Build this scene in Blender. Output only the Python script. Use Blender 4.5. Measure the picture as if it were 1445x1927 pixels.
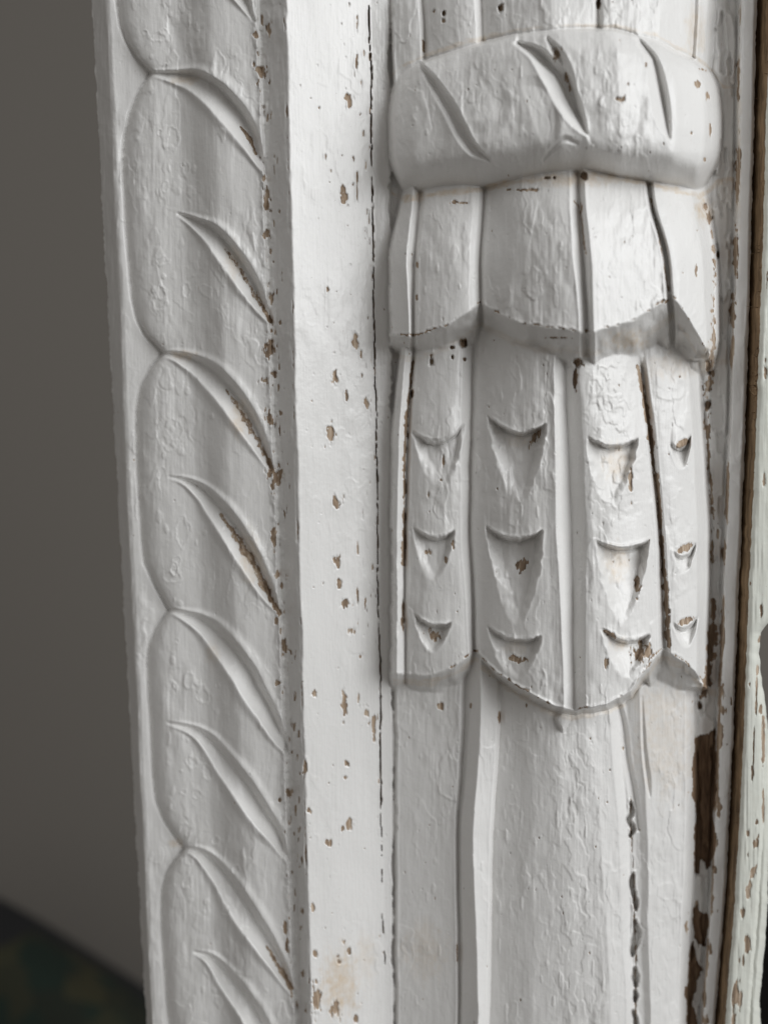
import bpy, bmesh, math, random
import numpy as np
from mathutils import Matrix, Vector

for o in list(bpy.data.objects):
    bpy.data.objects.remove(o, do_unlink=True)
sc = bpy.context.scene
COL = sc.collection
rng = np.random.default_rng(11)
random.seed(11)

# ------------------------------------------------------------------ camera
W, H = 1445.0, 1927.0          # size of the photograph the measures were taken on
FPX = 1700.0                   # focal length in those units
U = 0.0002                     # one unit = 0.2 mm on the woodwork
DIST = FPX * U
TH = math.radians(7.0)         # camera looks 7 degrees down
RO = math.radians(1.0)
Fv = np.array([0, math.cos(TH), -math.sin(TH)])
R0 = np.array([1.0, 0, 0]); U0 = np.array([0, math.sin(TH), math.cos(TH)])
Rv = R0 * math.cos(RO) - U0 * math.sin(RO)
Uv = U0 * math.cos(RO) + R0 * math.sin(RO)
CAM = -Fv * DIST
cam = bpy.data.cameras.new('camera')
co = bpy.data.objects.new('camera', cam); COL.objects.link(co)
m = Matrix(((Rv[0], Uv[0], -Fv[0], CAM[0]), (Rv[1], Uv[1], -Fv[1], CAM[1]),
            (Rv[2], Uv[2], -Fv[2], CAM[2]), (0, 0, 0, 1)))
co.matrix_world = m
cam.sensor_fit = 'HORIZONTAL'; cam.sensor_width = 36.0
cam.lens = FPX / W * 36.0
cam.clip_start = 0.01; cam.clip_end = 50
cam.dof.use_dof = True; cam.dof.focus_distance = DIST - 0.032; cam.dof.aperture_fstop = 6.5
sc.camera = co

# ------------------------------------------------------------------ light
wd = bpy.data.worlds.new('World'); sc.world = wd; wd.use_nodes = True
bg = wd.node_tree.nodes['Background']
bg.inputs[1].default_value = 1.0
_t = wd.node_tree; _g = _t.nodes.new('ShaderNodeTexCoord'); _s = _t.nodes.new('ShaderNodeSeparateXYZ'); _r = _t.nodes.new('ShaderNodeValToRGB')
_m = _t.nodes.new('ShaderNodeMapRange'); _m.inputs['From Min'].default_value = -1
_r.color_ramp.elements[0].position = .2; _r.color_ramp.elements[0].color = (.105, .097, .088, 1)      # dim floor side of the room
_r.color_ramp.elements[1].position = .8; _r.color_ramp.elements[1].color = (.285, .277, .268, 1)      # pale ceiling side
_t.links.new(_g.outputs['Generated'], _s.inputs[0]); _t.links.new(_s.outputs[2], _m.inputs[0]); _t.links.new(_m.outputs[0], _r.inputs[0]); _t.links.new(_r.outputs[0], bg.inputs[0])

def area(name, loc, target, sx, sy, power, col):
    l = bpy.data.lights.new(name, 'AREA'); l.shape = 'RECTANGLE'
    l.size = sx; l.size_y = sy; l.energy = power; l.color = col
    o = bpy.data.objects.new(name, l); COL.objects.link(o)
    o.location = loc
    o.rotation_euler = (Vector(target) - Vector(loc)).to_track_quat('-Z', 'Y').to_euler()
    return o
area('window_light', (1.62, -1.34, 0.92), (0, 0, -0.02), 1.9, 1.8, 51.0, (0.965, 0.985, 1.0))

sc.view_settings.view_transform = 'Standard'
sc.view_settings.look = 'None'
sc.view_settings.exposure = 0.0
sc.view_settings.gamma = 1.0
sc.view_settings.use_curve_mapping = False

# ------------------------------------------------------------------ helpers
def unproj(x, y, h):
    """place seen at (x, y) standing h units proud of the board plane -> metres"""
    x = np.asarray(x, float); y = np.asarray(y, float); h = np.asarray(h, float)
    a = (x - W / 2) / FPX; b = (H / 2 - y) / FPX
    dx = Fv[0] + Rv[0] * a + Uv[0] * b
    dy = Fv[1] + Rv[1] * a + Uv[1] * b
    dz = Fv[2] + Rv[2] * a + Uv[2] * b
    t = (-h * U - CAM[1]) / dy
    return np.stack([CAM[0] + dx * t, CAM[1] + dy * t, CAM[2] + dz * t], -1)

_lat = {}
def vnoise(x, y, seed=0):
    """smooth value noise in -1..1"""
    if seed not in _lat:
        _lat[seed] = np.random.default_rng(1000 + seed).uniform(-1, 1, (256, 256))
    L = _lat[seed]
    xi = np.floor(x).astype(np.int64); yi = np.floor(y).astype(np.int64)
    fx = x - xi; fy = y - yi
    fx = fx * fx * fx * (fx * (fx * 6 - 15) + 10); fy = fy * fy * fy * (fy * (fy * 6 - 15) + 10)
    x0 = xi & 255; x1 = (xi + 1) & 255; y0 = yi & 255; y1 = (yi + 1) & 255
    return ((L[x0, y0] * (1 - fx) + L[x1, y0] * fx) * (1 - fy) +
            (L[x0, y1] * (1 - fx) + L[x1, y1] * fx) * fy)
def fbm(x, y, seed=0, n=3):
    r = 0; a = 1.0; s = 0
    for i in range(n):
        r = r + a * vnoise(x * 2 ** i + 17.3 * i, y * 2 ** i + 5.1 * i, seed + i); s += a; a *= 0.5
    return r / s
def sstep(a, b, x):
    t = np.clip((x - a) / (b - a), 0, 1); return t * t * (3 - 2 * t)
def catmull(P, n):
    P = np.asarray(P, float)
    Q = np.vstack([2 * P[0] - P[1], P, 2 * P[-1] - P[-2]])
    out = []
    for i in range(1, len(Q) - 2):
        t = np.linspace(0, 1, n, endpoint=False)[:, None]
        a, b, c, d = Q[i - 1], Q[i], Q[i + 1], Q[i + 2]
        out.append(0.5 * (2 * b + (c - a) * t + (2 * a - 5 * b + 4 * c - d) * t * t + (3 * b - a - 3 * c + d) * t ** 3))
    out.append(P[-1:])
    return np.vstack(out)
def smax(a, b, k=5.0):
    d = np.clip(0.5 + 0.5 * (a - b) / k, 0, 1)
    return b * (1 - d) + a * d + k * d * (1 - d)
def box1(a, r, ax):
    if r < 1: return a
    n = 2 * r + 1
    pad = [(0, 0), (0, 0)]; pad[ax] = (r + 1, r)
    c = np.cumsum(np.pad(a, pad, mode='edge'), axis=ax)
    if ax == 0: return (c[n:] - c[:-n]) / n
    return (c[:, n:] - c[:, :-n]) / n
def blur(a, r, it=2):
    for _ in range(it):
        a = box1(box1(a, r, 0), r, 1)
    return a

def sinterp(y, xs, ys, wdt=70.0):
    f = np.linspace(min(xs) - 200, max(xs) + 200, 3000)
    v = np.interp(f, xs, ys)
    # carry the end slopes on
    v = np.where(f < xs[0], ys[0] + (f - xs[0]) * (ys[1] - ys[0]) / (xs[1] - xs[0]), v)
    v = np.where(f > xs[-1], ys[-1] + (f - xs[-1]) * (ys[-1] - ys[-2]) / (xs[-1] - xs[-2]), v)
    n = max(3, int(wdt / (f[1] - f[0])) | 1); k = np.hanning(n + 2)[1:-1]; k /= k.sum()
    v = np.convolve(np.pad(v, n // 2, mode='edge'), k, 'valid')
    return np.interp(y, f, v)
# ------------------------------------------------------------------ grid over the carved frame
Y0, Y1 = -150.0, 2080.0
NY, NX = 1170, 740
yv = np.linspace(Y0, Y1, NY); sv = np.linspace(0, 1, NX)
L_out = lambda y: 172 + 0.0535 * y
L_fil = lambda y: 204 + 0.0447 * y
L_cre = lambda y: 482 + 0.037 * y
L_rid = lambda y: 535 + 0.0252 * y
L_crk = lambda y: 695 + 0.0150 * y
L_pil = lambda y: 732 + 0.0040 * y
L_rim = lambda y: sinterp(y, [0, 160, 476, 759, 1076, 1341, 1570, 1700, 1900, 2080], [1393, 1389, 1383, 1373, 1362, 1351, 1342, 1336, 1321, 1308], 160)
L_gap = lambda y: sinterp(y, [0, 233, 500, 700, 850, 1100, 1300, 1480, 1700, 1900, 2080], [1424, 1419, 1412, 1406, 1401, 1391, 1383, 1376, 1364, 1347, 1332], 160)
L_brd = lambda y: sinterp(y, [0, 233, 500, 700, 850, 1100, 1300, 1480, 1700, 1900, 2080], [1450, 1441, 1434, 1426, 1421, 1409, 1402, 1395, 1382, 1366, 1352], 160)
Yg, Sg = np.meshgrid(yv, sv, indexing='ij')
jag = 1.6 * vnoise(yv / 23, yv * 0 + 3, 60) + 0.9 * vnoise(yv / 7, yv * 0, 61)
X = L_out(Yg) + Sg * (L_gap(Yg) - L_out(Yg)) + jag[:, None] * np.exp(-Sg * 70) + 0.8 * jag[::-1, None] * np.exp(-(1 - Sg) * 90)
Y = Yg
# hand-cut wobble of all the lines
wx = 2.2 * fbm(X / 60, Y / 110, 70, 2); wy = 2.2 * fbm(X / 70, Y / 60, 75, 2)
XW = X + wx; YW = Y + wy

def pw(x, ks, hs):
    """piecewise-linear with knots that may vary over the grid"""
    r = np.zeros_like(x) + hs[0]
    for i in range(len(ks) - 1):
        t = np.clip((x - ks[i]) / np.maximum(ks[i + 1] - ks[i], 1e-3), 0, 1)
        r = r + (hs[i + 1] - hs[i]) * t
    return r
def section(rows, swell=()):
    """rows: [(y, xs, hs)...] cross-sections blended along y"""
    ys = [r[0] for r in rows]
    ks = []; hs = []
    for j in range(len(rows[0][1])):
        ks.append(sinterp(yv, ys, [r[1][j] for r in rows], 110)[:, None])
        hs.append(sinterp(yv, ys, [r[2][j] for r in rows], 110)[:, None])
    r = np.zeros_like(XW) + hs[0]
    for i in range(len(ks) - 1):
        t = np.clip((XW - ks[i]) / np.maximum(ks[i + 1] - ks[i], 1e-3), 0, 1)
        r = r + (hs[i + 1] - hs[i]) * t
    for a, b, amt in swell:            # rounded cheeks between two cuts
        t = np.clip((XW - ks[a]) / np.maximum(ks[b] - ks[a], 1e-3), 0, 1)
        r = r + amt * (1 - np.abs(2 * t - 1) ** 2.6)
    return r
def window(x0, x1, y0, y1):
    j0 = max(0, int((y0 - Y0) / (Y1 - Y0) * (NY - 1)) - 1); j1 = min(NY, int((y1 - Y0) / (Y1 - Y0) * (NY - 1)) + 2)
    if j1 <= j0: return None
    lo = min(X[j0, 0], X[j1 - 1, 0]); sp = 1250.0
    i0 = max(0, int((x0 - 60 - lo - 40) / sp * NX)); i1 = min(NX, int((x1 + 60 - lo + 40) / (sp * 0.88) * NX))
    if i1 <= i0: return None
    return slice(j0, j1), slice(i0, i1)
def stroke(pts, xx=None, yy=None):
    """distance data to a stroked curve: window, signed distance / half width, half width, arc fraction"""
    P = catmull(pts, 10)
    mw = P[:, 2].max() + 6
    w = window(P[:, 0].min() - mw, P[:, 0].max() + mw, P[:, 1].min() - mw, P[:, 1].max() + mw)
    if w is None: return None
    xs = XW[w] ; ys = YW[w]
    best = np.full(xs.shape, 1e9); sd = np.zeros(xs.shape); wd_ = np.ones(xs.shape); fr = np.zeros(xs.shape)
    for i in range(len(P) - 1):
        a = P[i]; b = P[i + 1]; d = b[:2] - a[:2]; l2 = max(d @ d, 1e-6)
        t = np.clip(((xs - a[0]) * d[0] + (ys - a[1]) * d[1]) / l2, 0, 1)
        ex = xs - a[0] - t * d[0]; ey = ys - a[1] - t * d[1]
        dd = ex * ex + ey * ey
        mk = dd < best
        best = np.where(mk, dd, best)
        sg = np.sign(d[0] * ey - d[1] * ex)
        sd = np.where(mk, sg * np.sqrt(dd), sd)
        wd_ = np.where(mk, a[2] + (b[2] - a[2]) * t, wd_)
        fr = np.where(mk, (i + t) / (len(P) - 1), fr)
    return w, sd, np.maximum(wd_, 0.5), fr
def groove(Hm, pts, depth, q0=0.0):
    r = stroke(pts)
    if r is None: return
    w, sd, hw, fr = r
    q = sd / hw; wm = max(p[2] for p in pts)
    prof = np.where(q < q0, (q + 1) / (1 + q0), (1 - q) / (1 - q0))
    Hm[w] -= depth * (hw / wm) * np.clip(prof, 0, 1)
def bead(Hm, pts, height):
    r = stroke(pts)
    if r is None: return
    w, sd, hw, fr = r
    q = np.clip(1 - (sd / hw) ** 2, 0, 1)
    Hm[w] += height * np.sqrt(q)

# ------------------------------------------------------------------ leaf moulding
OUTL = [(258, -425), (230, -380), (212, -310), (211, -200), (216, -100), (221, 0), (227, 42), (239, 79), (258, 110), (284, 137),
        (262, 168), (243, 212), (233, 262), (232, 320), (236, 420), (242, 500), (247, 560), (258, 600), (275, 630), (307, 665),
        (281, 695), (264, 729), (257, 774), (258, 828), (260, 890), (264, 953), (268, 1015), (273, 1061), (291, 1100), (319, 1149),
        (295, 1185), (282, 1215), (277, 1248), (279, 1304), (285, 1387), (289, 1457), (294, 1507), (308, 1540), (328, 1569), (348, 1596),
        (328, 1623), (312, 1648), (304, 1682), (304, 1719), (307, 1781), (310, 1844), (314, 1906), (320, 1950), (334, 1982), (362, 2010),
        (340, 2035), (325, 2060), (318, 2100)]
o_ = np.array(OUTL, float)
yf = np.linspace(-425, 2100, 5000)
xf = np.interp(yf, o_[:, 1], o_[:, 0])
kern = np.hanning(25); kern /= kern.sum()
xs_ = np.convolve(np.pad(xf, 12, mode='edge'), kern, 'valid')
XO = np.interp(YW, yf, xs_)
GA = [[(258, -425, 3), (305, -414, 8), (347, -408, 15), (380, -385, 19), (415, -345, 19), (445, -302, 15), (478, -230, 3)],
      [(285, 138, 3), (330, 144, 9), (370, 153, 16), (405, 177, 20), (440, 217, 20), (468, 258, 15), (490, 305, 7), (503, 330, 2)],
      [(308, 666, 3), (337, 671, 8), (374, 689, 14), (410, 722, 18), (449, 770, 18), (482, 824, 14), (509, 882, 5)],
      [(319, 1149, 3), (349, 1160, 7), (383, 1177, 13), (416, 1210, 17), (457, 1264, 19), (478, 1304, 18), (503, 1345, 15), (528, 1391, 10), (544, 1424, 3)],
      [(349, 1597, 3), (382, 1611, 9), (420, 1657, 15), (457, 1715, 18), (490, 1765, 17), (524, 1819, 12), (553, 1873, 4)],
      [(362, 2010, 3), (395, 2025, 9), (432, 2070, 15), (470, 2130, 18), (505, 2180, 17)]]
GB = [[(310, -155, 2), (345, -140, 8), (375, -118, 14), (402, -90, 16), (432, -45, 15), (456, -5, 10), (476, 38, 2)],
      [(333, 403, 2), (366, 419, 8), (399, 440, 14), (424, 469, 17), (457, 515, 17), (482, 556, 13), (503, 594, 7), (512, 612, 2)],
      [(316, 897, 1), (349, 905, 5), (383, 928, 11), (407, 957, 15), (437, 999, 17), (466, 1048, 17), (490, 1090, 14), (511, 1127, 9), (526, 1150, 3)],
      [(316, 1362, 2), (358, 1374, 6), (391, 1395, 11), (424, 1441, 15), (457, 1486, 18), (490, 1536, 17), (515, 1570, 13), (542, 1619, 4)],
      [(366, 1794, 2), (399, 1810, 8), (432, 1852, 14), (466, 1898, 16), (492, 1942, 16), (520, 1985, 12), (548, 2030, 3)]]

Lc = L_cre(YW); Lr = L_rid(YW); Lf = L_fil(YW); Lo = L_out(YW)
inleaf = XW > XO
v = np.clip((XW - (222 + 0.047 * YW)) / (Lc - (222 + 0.047 * YW)), 0, 1)
leafh = sinterp(v * 1000, [1000 * t for t in [0, .10, .22, .34, .42, .50, .58, .66, .76, .88, .96, 1.0]], [12, 25, 32, 34, 36, 46, 62, 76, 82, 83, 83, 88], 90)
e = (XW - XO) * 0.8
leafh = leafh - 12 * np.exp(-np.clip(e, 0, 99) / 9.0) - 9 * np.exp(-np.clip(e, 0, 99) / 2.5)
grd = pw(XW, [Lo, Lf - 5, Lf + 2, Lf + 30], [-58, -2, 3, 5]) - 8 * np.exp(-np.clip(-e, 0, 99) / 2.5)
band = pw(XW, [Lc, Lc + 5, Lc + 16, Lr - 5, Lr + 3], [87, 80, 90, 121, 127])
HM = np.where(XW < Lc, np.where(inleaf, leafh, grd), band)
# lobes swell a little towards their lower tips
for g in GA: groove(HM, [(a, b, c * 1.28) for a, b, c in g], 32, -0.42)
for g in GB: groove(HM, [(a, b, c * 1.28) for a, b, c in g], 30, -0.42)

for g in GA[1:5] + GB:
    r = stroke([(a, b, c * 2.6) for a, b, c in g])
    if r is None: continue
    w, sd, hw, fr = r
    q = sd / (hw / 2.6)
    HM[w] += 5.0 * np.exp(-((q - 1.35) / .55) ** 2) * np.clip(np.minimum(fr, 1 - fr) * 6, 0, 1) * (XW[w] < Lc[w])
    HM[w] += 4.0 * np.exp(-((q + 1.5) / .5) ** 2) * np.clip(np.minimum(fr, 1 - fr) * 6, 0, 1) * (XW[w] < Lc[w])
# ------------------------------------------------------------------ flat band and right-hand members
Lk = L_crk(YW); Lp = L_pil(YW); Lm = L_rim(YW); Lg = L_gap(YW)
strip = pw(XW, [Lr, Lr + 4, Lk - 2, Lk + 2, Lp + 4], [126, 128, 68, 66, 60])
GROUND = 42.0

# ------------------------------------------------------------------ pilaster
hs_sh = [40, 66, 102, 88, 104, 136, 121, 108, 140, 156, 158, 146, 124, 124, 131, 104, 68, GROUND]
shaft = section([
    (1250, [738, 745, 868, 877, 886, 905, 935, 941, 1000, 1040, 1090, 1143, 1155, 1172, 1200, 1290, 1307, 1311], hs_sh),
    (1340, [738, 745, 866, 875, 884, 905, 935, 941, 1000, 1040, 1095, 1147, 1160, 1180, 1207, 1290, 1307, 1311], hs_sh),
    (1560, [738, 746, 856, 862, 868, 890, 923, 928, 1000, 1060, 1130, 1165, 1182, 1203, 1217, 1290, 1308, 1312], hs_sh),
    (1927, [741, 749, 858, 863, 868, 899, 913, 920, 1000, 1080, 1150, 1180, 1193, 1212, 1224, 1275, 1290, 1295], hs_sh),
    (2080, [742, 750, 860, 865, 870, 900, 913, 920, 1000, 1080, 1150, 1182, 1195, 1214, 1226, 1272, 1286, 1290], hs_sh)])
_b = blur(shaft, 6, 2); _k = np.clip(np.minimum((XW - 948) / 25, (1135 - XW) / 25), 0, 1); shaft = shaft * (1 - _k) + _b * _k
_k = np.clip(np.minimum((XW - 1238) / 20, (1285 - XW) / 20), 0, 1); shaft = shaft * (1 - _k) + _b * _k
h2 = np.array([40, 94, 112, 102, 88, 104, 138, 136, 106, 126, 168, 206, 212, 186, 214, 216, 180, 156, 174, 136, 88, GROUND])
cup2 = section([
    (640, [752, 756, 764, 776, 780, 785, 864, 872, 893, 903, 960, 1030, 1043, 1060, 1084, 1088, 1194, 1199, 1206, 1290, 1312, 1316], h2 - [0, 8, 8, 8, 8, 8, 8, 8, 8, 8, 8, 8, 8, 8, 8, 8, 8, 8, 8, 8, 8, 0]),
    (800, [736, 740, 752, 765, 769, 774, 858, 868, 888, 897, 960, 1030, 1045, 1068, 1096, 1102, 1215, 1221, 1232, 1303, 1322, 1326], h2),
    (1000, [731, 735, 745, 758, 762, 767, 860, 868, 885, 894, 960, 1030, 1047, 1074, 1103, 1110, 1235, 1243, 1252, 1310, 1332, 1336], h2 + [0, 4, 4, 4, 4, 4, 4, 4, 4, 4, 4, 4, 4, 4, 4, 4, 4, 4, 4, 4, 4, 0]),
    (1240, [732, 736, 746, 758, 762, 768, 876, 884, 894, 900, 965, 1040, 1060, 1078, 1100, 1107, 1240, 1252, 1262, 1310, 1328, 1332], h2 + [0, 10, 10, 10, 12, 10, 10, 10, 10, 14, 14, 14, 14, 14, 14, 14, 14, 14, 16, 14, 10, 0]),
    (1400, [732, 736, 746, 758, 762, 768, 880, 888, 897, 902, 965, 1042, 1062, 1080, 1100, 1107, 1240, 1252, 1262, 1310, 1328, 1332], h2 + [0, 10, 10, 10, 12, 10, 10, 10, 10, 14, 14, 14, 14, 14, 14, 14, 14, 14, 16, 14, 10, 0])], ((5, 6, 9), (9, 11, 10), (15, 16, 10), (18, 20, 11)))
B2 = np.array([(725, 1262), (736, 1267), (812, 1271), (855, 1254), (892, 1225), (900, 1229), (934, 1267), (998, 1309), (1045, 1330), (1082, 1338),
               (1140, 1328), (1188, 1299), (1236, 1232), (1250, 1222), (1289, 1243), (1325, 1285), (1345, 1290)], float)
b2 = np.interp(XW, B2[:, 0], B2[:, 1]) + 2.5 * fbm(XW / 18, YW * 0, 200, 2)
k2 = np.interp(XW, [730, 860, 890, 905, 1180, 1222, 1252, 1295, 1322], [1.7, 1.5, 1.8, 5.5, 10, 2.0, 1.15, 1.7, 4]) * (1 + .25 * fbm(XW / 30, YW / 30, 208, 2))
h1 = np.array([40, 96, 138, 116, 136, 176, 170, 146, 164, 216, 258, 260, 236, 264, 226, 200, 220, 172, 108, GROUND])
def off(a): return np.array([0] + [a] * 18 + [0])
cup1 = section([
    (340, [756, 760, 778, 791, 799, 890, 903, 913, 920, 985, 1064, 1072, 1088, 1104, 1212, 1220, 1228, 1300, 1326, 1332], h1 - off(50)),
    (380, [752, 756, 777, 790, 798, 892, 902, 912, 919, 982, 1064, 1072, 1090, 1105, 1215, 1223, 1230, 1304, 1330, 1336], h1 - off(20)),
    (480, [728, 733, 766, 782, 788, 884, 894, 904, 911, 990, 1069, 1078, 1096, 1118, 1246, 1254, 1261, 1323, 1347, 1351], h1 + off(10)),
    (600, [725, 730, 771, 777, 783, 884, 898, 906, 911, 992, 1082, 1090, 1104, 1120, 1256, 1264, 1270, 1328, 1350, 1354], h1 + off(20)),
    (700, [725, 730, 772, 778, 784, 884, 898, 907, 912, 992, 1084, 1092, 1106, 1122, 1258, 1266, 1272, 1330, 1350, 1354], h1 + off(24))], ((4, 5, 9), (8, 10, 9), (12, 13, 11), (15, 17, 12), (1, 2, 3)))
B1 = np.array([(715, 625), (725, 628), (780, 632), (839, 615), (881, 588), (906, 568), (913, 573), (934, 588), (976, 606), (1040, 619),
               (1119, 625), (1188, 603), (1241, 572), (1264, 556), (1289, 588), (1325, 652), (1339, 659), (1352, 640)], float)
b1 = np.interp(XW, B1[:, 0], B1[:, 1]) + 2.0 * fbm(XW / 18, YW * 0, 204, 2)
k1 = np.interp(XW, [725, 780, 870, 906, 930, 1040, 1150, 1215, 1264, 1310, 1335], [2.6, 2.2, 1.5, 1.3, 1.5, 1.4, 1.5, 1.3, 0.95, 1.5, 3]) * (1 + .2 * fbm(XW / 30, YW / 30, 212, 2))
TC = np.array([(725, 170), (737, 145), (754, 128), (800, 108), (881, 79), (976, 56), (1061, 47), (1156, 50), (1236, 69), (1305, 106), (1340, 135), (1362, 165)], float)
BC = np.array([(725, 340), (742, 362), (759, 370), (839, 358), (934, 345), (1019, 330), (1093, 322), (1183, 334), (1262, 349), (1318, 366), (1340, 350), (1362, 330)], float)
tc = np.interp(XW, TC[:, 0], TC[:, 1]); bc = np.interp(XW, BC[:, 0], BC[:, 1])
qc = (YW - tc) / (bc - tc)
cl = sinterp(YW, [60, 100, 160, 210, 300, 380], [762, 745, 733, 727, 731, 752]); cr = sinterp(YW, [60, 100, 160, 230, 300, 380], [1310, 1338, 1357, 1360, 1353, 1326])
uc = (XW - cl) / (cr - cl)
chx = np.interp(uc, [0, .015, .08, .3, .52, .70, .86, .95, .985, 1], [40, 112, 150, 214, 256, 262, 236, 190, 120, GROUND])
collar = chx + np.interp(qc, [-.05, 0, .04, .14, .34, .55, .70, .78, .84, .92, 1.0, 1.05], [-120, -58, -30, -14, -2, 6, 7, 3, -8, -33, -70, -130])
collar = blur(collar, 3, 2)
collar = np.where((uc <= 0) | (uc >= 1), -50, collar - 60 * np.clip(1 - (YW - tc) / 10, 0, 1) ** 2 * (YW > tc - 40))
hf = np.array([40, 68, 92, 82, 96, 140, 128, 138, 186, 190, 180, 192, 168, 134, 118, 122, 94, 62, GROUND])
of = np.array([0] + [1] * 17 + [0])
feath = section([
    (-150, [730, 734, 782, 789, 795, 876, 888, 896, 1040, 1118, 1126, 1134, 1236, 1298, 1306, 1313, 1330, 1342, 1350], hf - 40 * of),
    (0, [731, 735, 788, 797, 803, 893, 906, 913, 1040, 1118, 1126, 1134, 1240, 1300, 1308, 1315, 1331, 1342, 1350], hf),
    (130, [738, 742, 796, 803, 808, 900, 911, 918, 1040, 1120, 1127, 1134, 1236, 1292, 1300, 1307, 1320, 1330, 1338], hf + 14 * of)], ((1, 2, 4), (4, 5, 9), (7, 9, 10), (11, 13, 10)))

s2 = np.where(YW > b2, -k2 * (YW - b2), 0.0)
s1 = np.where(YW > b1, -k1 * (YW - b1), 0.0)
grdp = pw(XW, [Lp - 6, Lp + 4, Lm - 60, Lm - 2], [64, 40, GROUND, GROUND + 2])
rim = pw(XW, [Lm - 4, Lm + 3, Lg - 5, Lg], [GROUND, 84, 90, 86])
right = np.where(XW > Lm - 4, rim, grdp)
# thick paint lying on the recessed ground
pa = sstep(0.02, 0.10, fbm(X / 16, Y / 60, 90, 3) + 0.12)
right = right + np.where((XW > 1280) & (XW < Lm - 6), 6 * pa, 0)

def crescent(Hm, x0, y0_, x1, y1_, sag, tail, depth, skew=0.0):
    """gouged scoop: sharp smile-shaped upper edge, fading into a tail"""
    w = window(x0 - 10, x1 + 10, min(y0_, y1_) - 15, max(y0_, y1_) + sag + tail + 20)
    xs = XW[w]; ys = YW[w]
    u = (xs - x0) / (x1 - x0)
    u = u + .02 * vnoise(xs / 9, ys / 12, 171)
    top = y0_ + (y1_ - y0_) * u + 1.25 * sag * 4 * u * (1 - u) * np.where((u > 0) & (u < 1), 1, 0) + 1.5 * vnoise(xs / 6, ys / 30, 170)
    d = (ys - top)
    f = np.clip(d / tail, 0, 1.2)
    # side walls close in towards the tail
    lo = -0.02 + 0.40 * f ** 1.7 + skew * f; hi = 1.02 - 0.40 * f ** 1.7 + skew * f
    side = np.minimum((u - lo) / 0.26, (hi - u) / 0.13)
    cut = np.clip(d / 2.5, 0, 1) * np.clip(1 - f, 0, 1) ** 0.9 * np.clip(side, 0, 1)
    Hm[w] -= (1.7 + .10 * vnoise(xs / 12, ys / 20, 172)) * depth * cut
def scoop_top(Hm, x0, y0_, x1, y1_, sag, swell):
    w = window(x0 - 20, x1 + 20, y0_ - 80, max(y0_, y1_) + sag + 8)
    xs = XW[w]; ys = YW[w]; u = (xs - x0) / (x1 - x0)
    top = y0_ + (y1_ - y0_) * u + sag * 4 * u * (1 - u)
    d = top - ys
    Hm[w] += swell * np.clip(1 - d / 60, 0, 1) * (d > 0) * np.clip(np.minimum(u / .25, (1 - u) / .25), 0, 1)
CRES = [(777, 810, 872, 797, 24, 90, 13), (778, 990, 856, 996, 17, 80, 13), (781, 1154, 846, 1171, 12, 50, 15),
        (920, 784, 1026, 796, 20, 155, 20), (917, 990, 1021, 998, 16, 140, 20), (919, 1178, 1017, 1196, 15, 85, 20),
        (1106, 822, 1201, 824, 14, 130, 18), (1125, 1018, 1219, 1017, 12, 145, 18), (1134, 1182, 1222, 1192, 16, 70, 14),
        (1262, 833, 1300, 817, 16, 34, 13), (1267, 1036, 1309, 1020, 16, 34, 13), (1267, 1172, 1312, 1157, 15, 34, 13)]
for c in CRES:
    c = list(c); c[5] *= random.uniform(.8, 1.15); c[6] *= random.uniform(.75, 1.25)
    crescent(cup2, *c, skew=random.uniform(-.10, .10)); scoop_top(cup2, *c[:5], random.uniform(2, 6))
# notch-like facets on the collar
groove(collar, [(791, 118, 5), (818, 160, 12), (845, 205, 15), (868, 250, 15), (890, 280, 12), (920, 300, 4)], 17, -0.3)
groove(collar, [(972, 80, 5), (1010, 100, 16), (1042, 140, 24), (1066, 185, 25), (1088, 225, 16), (1103, 250, 4)], 36, -0.25)
groove(collar, [(1030, 70, 4), (1046, 95, 12), (1062, 130, 14), (1076, 170, 10), (1086, 200, 3)], 16, 0.0)
groove(collar, [(1190, 62, 4), (1226, 110, 12), (1238, 165, 17), (1248, 220, 15), (1258, 258, 4)], 20, -0.3)
for ln_, up in (([(791, 118), (818, 160), (845, 205), (868, 250), (890, 280), (940, 310)], 9), ([(972, 80), (1042, 140), (1066, 185), (1103, 250), (1120, 300)], -8), ([(1190, 62), (1226, 110), (1248, 220), (1262, 300)], -9)):
    a_ = np.array(ln_, float); dxl = XW - np.interp(YW, a_[:, 1], a_[:, 0])
    collar += np.where(collar > 60, up * np.clip(1 - dxl / 95, 0, 1) * np.clip(dxl / 3, 0, 1) * np.clip((a_[-1, 1] - 15 - YW) / 70, 0, 1), 0)
for fx, fy, ang, dp in ((900, 190, .5, .10), (1000, 220, -.35, .16), (1160, 210, .7, .14), (1300, 220, -.2, .14), (790, 260, .3, .12)):
    # flat knife facets
    w = window(fx - 70, fx + 70, fy - 90, fy + 90)
    dd = ((XW[w] - fx) * math.cos(ang) + (YW[w] - fy) * math.sin(ang)); rr = np.hypot((XW[w] - fx) / 60, (YW[w] - fy) / 80)
    collar[w] -= dp * np.clip(dd, 0, 30) * np.clip((1 - rr) / .25, 0, 1)
groove(collar, [(1020, 300, 3), (1060, 262, 8), (1085, 268, 5)], 5, 0)
groove(shaft, [(1158, 1310, 6), (1170, 1360, 10), (1178, 1430, 9), (1190, 1500, 9), (1198, 1560, 8)], 8, -0.2)
bead(shaft, [(1058, 1338, 3), (1058, 1350, 14), (1058, 1364, 9), (1058, 1374, 3)], 12)
groove(shaft, [(1208, 1310, 2), (1211, 1400, 5), (1219, 1470, 6), (1222, 1500, 2)], 7, 0.2)
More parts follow.
